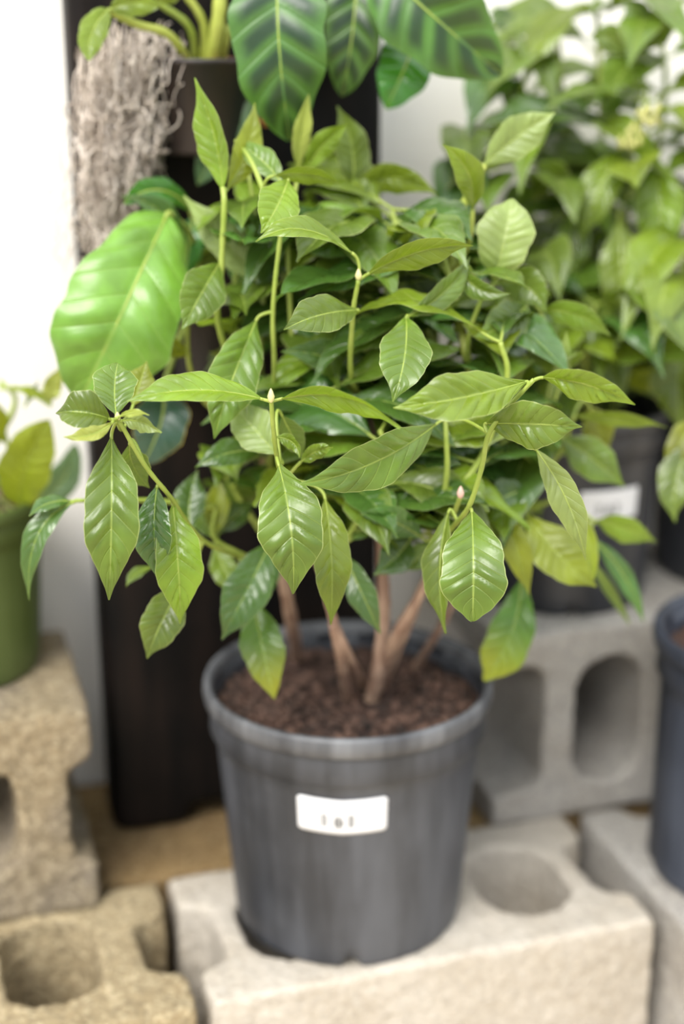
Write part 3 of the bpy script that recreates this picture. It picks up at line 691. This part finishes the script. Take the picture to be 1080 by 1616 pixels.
SB(-.01, .03, [(850, 500, .31), (830, 300, .32), (815, 120, .32), (780, 10, .32)])
SB(.03, .02, [(980, 520, .30), (1020, 330, .31), (1050, 150, .31), (1040, 20, .31)])
SB(.03, -.03, [(1000, 560, .22), (1060, 470, .20), (1090, 380, .20)])
SB(-.03, -.03, [(880, 600, .23), (850, 520, .20), (835, 430, .20)])
SB(.01, .02, [(930, 500, .31), (950, 260, .32), (945, 90, .32), (940, -60, .32)])
SB(.0, -.035, [(920, 620, .21), (925, 560, .18), (940, 480, .17)])
SB(.02, .0, [(990, 600, .28), (1100, 400, .27), (1150, 250, .27)])
SB(-.02, .0, [(880, 620, .27), (840, 380, .26), (850, 280, .26), (860, 190, .26)])
for i, p in enumerate(stemsB):
    clothe(B, p, 7 if i not in (3, 0) else 6, ok_b, (.085, .135), 'gggdbb', start=.26, rows=26, cols=8, droop=(.2, .7))
TB = B.leaf
TB(978, 345, 985, 522, 70, .20, .17, 'b', (0, 0), -.01, rows=40, fold=12)
TB(1038, 250, 1046, 412, 80, .21, .18, 'b', (0, 0), -.01, rows=40, quilt=.09)
TB(986, 232, 915, 385, 62, .23, .20, 'b', (-4, -8), -.01, rows=40, roll=15)
TB(905, 300, 845, 255, 40, .24, .22, 'b', (0, -4), 0, rows=34)
TB(905, 330, 905, 440, 56, .23, .21, 'g', (0, 0), -.005, rows=34)
TB(880, 480, 940, 590, 60, .22, .2, 'g', (0, 0), -.005, rows=34)
TB(940, 520, 985, 640, 60, .20, .18, 'g', (0, 0), -.005, rows=34)
TB(1085, 520, 1075, 680, 90, .18, .16, 'g', (-8, 0), -.005, rows=40, quilt=.09)
TB(985, 600, 1060, 610, 40, .20, .18, 'o', (0, -6), -.005, rows=34)
TB(870, 560, 845, 670, 60, .20, .18, 'g', (0, 0), -.005, rows=34)
TB(1000, 90, 930, 60, 46, .26, .26, 'g', (0, -14), -.005, rows=34)
TB(1005, 85, 1075, 40, 46, .26, .26, 'g', (0, -14), -.005, rows=34)
TB(1030, 60, 985, 0, 40, .26, .26, 'g', (0, -8), -.005, rows=34)
TB(870, 120, 795, 90, 40, .28, .27, 'g', (0, -16), 0, rows=34)
TB(815, 60, 770, 25, 30, .30, .30, 'd', (0, -14), 0, rows=34, roll=30)
TB(812, 110, 810, 190, 40, .30, .29, 'd', (0, 0), 0, rows=34)
# cream flower heads
for (x, y, Y) in ((1022, 176, .185), (1000, 216, .185), (1034, 190, .19), (986, 228, .19)):
    q = P(x, y, Y); vs_, fs = [], []
    for k in range(9):
        o_ = rng.normal(0, .005, 3); v_, f_ = lathe([(.0003, -.003), (.0030, 0), (.0003, .004)], 6, None, q + o_); k0 = len(vs_); vs_ += v_; fs += [tuple(k0 + j for j in f) for f in f_]
    tv, tf = tube(catmull([B.nearest(q)[0], q], 4), [.0014] * 4, 5, True, len(vs_)); vs_ += tv; fs += tf
    adopt(obj_from('flower_cluster', mesh_data('flower_cluster', vs_, fs), M_BERRY), rB)

# ------------------------------------------------------------------ further pots on the right
PHc = W(0.634, 0.290, 0.20)
rH = empty('potted_shrub', PHc); tag(rH, 'leafy shrub in plain black pot beside the tagged pot', 'potted plant', 'potted shrubs with quilted leaves')
nursery_pot(rH, PHc, 0.083, 0.097, 0.195, (M_POTB, M_POTB), 64); soil_part(rH, PHc, 0.087, PHc[2] + .17, clods=60)
H = Plant(rH); hz = PHc[2] + .166
def ok_h(p):
    x, y = to_px(p); u, v = to_uv(p); return v < .39 and x > 1030 and y < 640
for (dx, dy, tx, ty, tz) in ((0, 0, .02, -.02, .36), (.03, 0, .10, .0, .30), (-.02, -.03, -.05, -.06, .26), (.0, -.03, .04, -.10, .28)):
    a = np.array([PHc[0] + dx, PHc[1] + dy, hz]); b = np.array([PHc[0] + tx, PHc[1] + ty, hz + tz])
    clothe(H, H.stem([a, a * .5 + b * .5 + np.array([.01, .005, .02]), b], .0038, .002, M_STEM, n=24), 5, ok_h, (.08, .12), 'ggdb', start=.35, rows=26, cols=8, droop=(.2, .7))

PEc = W(0.528, 0.052, 0.0)
rE = empty('potted_seedling', PEc); tag(rE, 'bluish black pot standing on the grey block, small drooping leaves', 'potted plant')
nursery_pot(rE, PEc, 0.099, 0.109, 0.235, (M_POTE, M_POTE), 72); soil_part(rE, PEc, 0.099, PEc[2] + .205, clods=160)
E_ = Plant(rE); a = np.array([PEc[0] + .02, PEc[1] + .01, .201])
E_.stem([a, a + np.array([.0, 0, .10]), a + np.array([-.02, -.01, .24])], .0045, .0024, M_BARK, n=20)
E_.stem([a + np.array([0, 0, .08]), a + np.array([.05, .01, .18]), a + np.array([.08, .0, .28])], .003, .002, M_STEM, n=16)
E_.leaf(1098, 690, 1066, 824, 60, .06, .03, 'g', (-14, 0), -.005, rows=40)
E_.leaf(1100, 660, 1046, 752, 44, .07, .05, 'o', (4, -10), -.005, rows=34)
E_.leaf(1110, 650, 1180, 720, 60, .06, .03, 'g', (0, -14), -.005, rows=34)
E_.leaf(1120, 620, 1200, 560, 60, .07, .06, 'b', (0, -14), -.005, rows=34)

# ------------------------------------------------------------------ olive pot on the left
PGc = W(-0.166, 0.296, 0.19)
rG = empty('potted_sapling', PGc); tag(rG, 'sapling with few olive leaves in an olive green pot', 'potted plant')
nursery_pot(rG, PGc, 0.074, 0.090, 0.163, (M_POTG, M_POTG), 72, collar=False); soil_part(rG, PGc, 0.079, PGc[2] + .145, clods=110)
S = Plant(rG); zg = PGc[2] + .141
S.stem([np.array([PGc[0] + .01, PGc[1] - .01, zg]), np.array([PGc[0] + .012, PGc[1] - .012, zg + .035]), np.array([PGc[0] + .016, PGc[1] - .018, zg + .075])], .004, .0022, M_BARK, n=20)
S.stem([np.array([PGc[0] + .0, PGc[1] + .0, zg]), P(20, 650, .10), P(0, 600, .10)], .003, .002, M_STEM, n=16)
S.stem([P(0, 612, .10), P(38, 616, .08), P(80, 640, .06)], .0018, .0014, M_STEM, n=12)
S.leaf(30, 800, 78, 662, 84, .09, .05, 'o', (-12, 0), -.004, fold=18, shape='oval')
S.leaf(76, 636, 98, 575, 30, .06, .05, 'y', (-4, 4), 0, wave=.18, fold=10)
S.leaf(78, 634, 10, 612, 14, .06, .05, 'o', (0, -6), 0, wave=.18, roll=40)
S.leaf(40, 640, 62, 600, 10, .07, .06, 'd', (0, 0), 0)
S.leaf(10, 700, -40, 640, 60, .09, .06, 'o', (-5, -10), 0)
S.leaf(30, 810, 118, 700, 50, .10, .11, 'gy', (20, 10), 0, shape='oval')
S.leaf(0, 760, -70, 800, 60, .09, .03, 'o', (-5, -10), 0)

# ------------------------------------------------------------------ black vertical planter
BC = W(0.09, 0.300, 0)
rp = empty('vertical_planter', BC); tag(rp, 'tall black vertical planter panel leaning on nothing, standing before the white wall', 'planter')
rp['label'] = 'tall black vertical planter panel with plant pockets before the white wall'
u0, u1, v0, v1, ht = -0.036, 0.232, 0.275, 0.325, 0.90
def ppanel():
    out = []
    def arc(cx, cz, r, a0, a1, n=6): out.extend([(cx + r * math.cos(math.radians(a)), cz + r * math.sin(math.radians(a))) for a in np.linspace(a0, a1, n)])
    arc(u0 + .022, .022, .022, 180, 270); arc(u0 + .064, .016, .016, 270, 360)
    out.append((u0 + .086, .018)); out.append((u0 + .104, .018))
    arc(u0 + .122, .012, .012, 180, 270); arc(u1 - .022, .022, .022, 270, 360)
    arc(u1 - .02, ht - .02, .02, 0, 90); arc(u0 + .02, ht - .02, .02, 90, 180)
    return out
loop = ppanel(); cu = bpy.data.curves.new('p', 'CURVE'); cu.dimensions = '2D'; cu.fill_mode = 'BOTH'; cu.extrude = (v1 - v0) / 2 - .012; cu.bevel_depth = .012; cu.bevel_resolution = 3; cu.offset = -.012
sp = cu.splines.new('POLY'); sp.points.add(len(loop) - 1); sp.use_cyclic_u = True
for p_, q in zip(sp.points, loop): p_.co = (q[0], q[1], 0, 1)
to = bpy.data.objects.new('p', cu); COL.objects.link(to); dg = bpy.context.evaluated_depsgraph_get(); pm = bpy.data.meshes.new_from_object(to.evaluated_get(dg)); bpy.data.objects.remove(to)
for v in pm.vertices: v.co = W(v.co.x, (v0 + v1) / 2 - v.co.z, v.co.y).tolist()
pm.materials.clear(); bm = bmesh.new(); bm.from_mesh(pm); bmesh.ops.recalc_face_normals(bm, faces=bm.faces); bm.to_mesh(pm); bm.free()
body = adopt(obj_from('body', pm, M_PANEL, smooth_=False), rp)
M_POCK = plastic('rust-stained black plastic', (0.008, 0.008, 0.009), (0.036, 0.020, 0.014), 0.7, 0.55)
def pocket(u, z, r=0.045, h=0.075):
    c = W(u, v0 - r * 0.55, z - h)
    v_, f_ = lathe([(.001, 0), (r * .72, 0), (r * .76, .004), (r, h * .93), (r * 1.07, h * .95), (r * 1.07, h), (r * .95, h), (r * .93, h * .86), (.001, h * .86)], 40, None, c)
    adopt(obj_from('pocket', mesh_data('pocket', v_, f_), M_POCK), rp)
    soil_part(rp, c, r * .93, z - h * .10, M_RUST, 60, (.003, .007), .003, 'bark_mulch'); return np.array(c) + np.array([0, 0, h * .88])
def uz_at(x, y, v):               # pixel direction met with the plane v = const
    r = ray(x, y); k = (v - np.dot(CAM - O0, UV_V)) / np.dot(r, UV_V); p = CAM + r * k; return float(np.dot(p - O0, UV_U)), float(p[2])
pk1 = pocket(*uz_at(322, 92, v0 - .03)); pk2 = pocket(*uz_at(330, 470, v0 - .03), r=.038); pk3 = pocket(*uz_at(520, -45, v0 - .03))
YP = lambda x, y, v: (lambda r: (CAM + r * ((v - np.dot(CAM - O0, UV_V)) / np.dot(r, UV_V)))[1])(ray(x, y))
def PV(x, y, v): return P(x, y, YP(x, y, v))

# plant of long yellow-green stalks in the upper pocket
r1 = empty('pocket_plant', pk1); tag(r1, 'yellow-green stalks and bright leaves rising from the rusty pocket above the moss', 'plant')
Q = Plant(r1)
def stalk(pl, pts, r0, r1_, m): pl.stem([np.array(p) for p in pts], r0, r1_, m, 'stalk', n=18, sides=8)
k1 = pk1 + np.array([0, 0, -.006])
stalk(Q, [k1 + [.005, -.01, 0], PV(345, 30, .22), PV(348, -40, .22)], .0060, .0055, M_STEMY)
stalk(Q, [k1 + [.0, -.005, 0], PV(322, 40, .23), PV(285, -20, .23)], .0040, .0030, M_STEMY)
stalk(Q, [k1 + [-.005, 0, 0], PV(300, 45, .23), PV(250, 5, .23)], .0036, .0026, M_STEM)
stalk(Q, [k1 + [-.004, -.01, 0], PV(270, 58, .215), PV(215, 38, .21), PV(172, 18, .205)], .0040, .0026, M_STEMY)
stalk(Q, [k1 + [.012, 0, 0], PV(356, 60, .23), PV(358, 40, .23)], .0045, .0030, M_STEMY)
def pvleaf(pl, bx, by, tx, ty, w, vb, vt, m, bend=(0, 0), **kw):
    pl.leaf(bx, by, tx, ty, w, float(YP(bx, by, vb)), float(YP(tx, ty, vt)), m, bend, **kw)
pvleaf(Q, 172, 15, 140, 96, 44, .20, .18, 'b', (-10, -4), rows=30, shape='oval')
pvleaf(Q, 175, 15, 250, 12, 40, .20, .19, 'b', (0, -8), rows=30, shape='oval')
pvleaf(Q, 250, 5, 290, -60, 50, .22, .2, 'b', (0, 0), rows=24, shape='oval')
pvleaf(Q, 348, -40, 350, -120, 60, .22, .2, 'b', (0, 0), rows=24, shape='oval')

# hanging moss
def moss():
    vs_, fs = [], []
    for i in range(400):
        x0 = min(max(random.gauss(200, 44), 126), 292); y0 = random.uniform(35, 110) + max(0, 180 - x0) * .5
        ln = random.uniform(100, 350) * (1.0 if x0 < 225 else .45)
        if random.random() < .4: y0 += random.uniform(20, 140); ln *= .7
        v_ = random.uniform(.212, .276); n = 22; pts = []; dr = random.gauss(-.02, .08); ph = [random.uniform(0, 6.28) for _ in range(5)]; am = random.uniform(4, 13)
        f1, f2 = random.uniform(8, 16), random.uniform(24, 40)
        for k in range(n):
            t = k / (n - 1); y_ = min(y0 + ln * t, 425)
            x_ = x0 + dr * ln * t + am * (math.sin(t * f1 + ph[0]) + .8 * math.sin(t * f2 + ph[1])) * (0.3 + t) + (x0 - 168) * -.38 * t
            pts.append(PV(x_, y_ + 9 * math.sin(t * f2 * .8 + ph[3]), v_ + .007 * math.sin(t * f1 + ph[2])))
        tv, tf = tube(pts, [random.uniform(.0004, .0008)] * n, 3, False, len(vs_)); vs_ += tv; fs += tf
    for i in range(40):                                   # loose loops on the right edge
        cx, cy = random.uniform(205, 262), random.uniform(80, 300); R = random.uniform(12, 38); a0 = random.uniform(0, 6.28); v_ = random.uniform(.225, .262); pts = []
        for k in range(14):
            a = a0 + k * .26; pts.append(PV(cx - 14 + R * math.cos(a) * .7, cy + R * math.sin(a) * 1.3, v_))
        tv, tf = tube(pts, [.0008] * 14, 3, False, len(vs_)); vs_ += tv; fs += tf
    o = obj_from('hanging_moss', mesh_data('hanging_moss', vs_, fs), M_MOSS)
    tag(o, 'tangle of dry beige moss hanging down the black planter', 'moss', kind='stuff')
moss()

# heart-leaved plant in the middle pocket
r2 = empty('heart_leaf_plant', pk2); tag(r2, 'plant with one huge green heart-shaped leaf in front of the black planter', 'plant')
K = Plant(r2); k2 = pk2 + np.array([0, 0, -.006])
K.stem([k2, PV(305, 380, .20), PV(268, 336, .168)], .003, .0022, M_STEM, 'stalk')
K.stem([k2 + [-.01, -.005, 0], PV(290, 520, .19), PV(262, 600, .16), PV(258, 622, .155)], .003, .002, M_STEM, 'stalk')
K.stem([k2 + [-.006, .005, 0], PV(315, 380, .22), PV(300, 330, .21)], .003, .002, M_STEM, 'stalk')
def biggeom(bx, by, mx, my, tx, ty, w, vb, vm, vt, m, **kw):
    b, c, t = PV(bx, by, vb), PV(mx, my, vm), PV(tx, ty, vt); hw = .5 * w * depth(c) / FPX
    add_leaf(r2, leaf_geom(b, c, t, hw, node=K.nearest(b)[0], rows=50, cols=22, prad=.002, rib=.0016, **kw), ML[m])
biggeom(264, 338, 196, 486, 126, 634, 192, .165, .105, .125, 'big', fold=14, shape='bigl', quilt=.035, nv=7, curl=14, wave=.03)
biggeom(300, 330, 250, 300, 195, 322, 42, .20, .18, .17, 'gl', fold=14, shape='oval', roll=20, quilt=.03)
biggeom(305, 345, 298, 390, 292, 440, 44, .21, .20, .20, 'gl', fold=14, shape='oval', quilt=.03)
biggeom(258, 618, 254, 668, 226, 732, 86, .155, .135, .14, 'blue', fold=10, shape='oval', quilt=.02)

# big veined leaves from the top pocket
r3 = empty('veined_leaf_plant', pk3); tag(r3, 'plant with big dark green veined leaves hanging from the top of the black planter', 'plant')
V = Plant(r3); k3 = pk3 + np.array([0, 0, -.006])
V.stem([k3, PV(480, -130, .20), PV(445, -110, .17), PV(440, -85, .16)], .003, .0024, M_STEM, 'stalk')
V.stem([k3 + [.01, 0, 0], PV(560, -110, .21), PV(565, -70, .20)], .003, .0024, M_STEM, 'stalk')
V.stem([k3 + [.015, -.01, 0], PV(580, -110, .19), PV(595, -60, .17)], .003, .0024, M_STEM, 'stalk')
V.stem([k3 + [.02, 0, 0], PV(620, -60, .20), PV(640, 20, .20), PV(650, 60, .20)], .0026, .002, M_STEM, 'stalk')
V.stem([k3 + [-.01, .004, 0], PV(440, -20, .235), PV(405, 90, .24)], .0026, .002, M_STEM, 'stalk')
def vg(bx, by, mx, my, tx, ty, w, vb, vm, vt, m, **kw):
    b, c, t = PV(bx, by, vb), PV(mx, my, vm), PV(tx, ty, vt); hw = .5 * w * depth(c) / FPX
    add_leaf(r3, leaf_geom(b, c, t, hw, node=V.nearest(b)[0], rows=44, cols=18, prad=.002, rib=.0014, nv=6, **kw), ML[m])
vg(440, -85, 440, 60, 458, 222, 152, .165, .13, .15, 'vn', fold=8, shape='oval', quilt=.03)
vg(565, -70, 558, 40, 540, 152, 92, .20, .18, .19, 'vn', fold=10, shape='oval', quilt=.03)
vg(592, -60, 680, 22, 792, 118, 150, .17, .13, .14, 'vn', fold=8, shape='oval', quilt=.03)
vg(655, 62, 640, 105, 610, 172, 88, .20, .18, .18, 'gl', fold=14, shape='oval', quilt=.02)
vg(404, 92, 370, 170, 312, 292, 84, .24, .225, .235, 'gy', fold=10, shape='oval', quilt=.03)
vg(420, 130, 428, 165, 418, 200, 42, .215, .205, .21, 'dry', fold=20, shape='oval', quilt=.15, wave=.2)
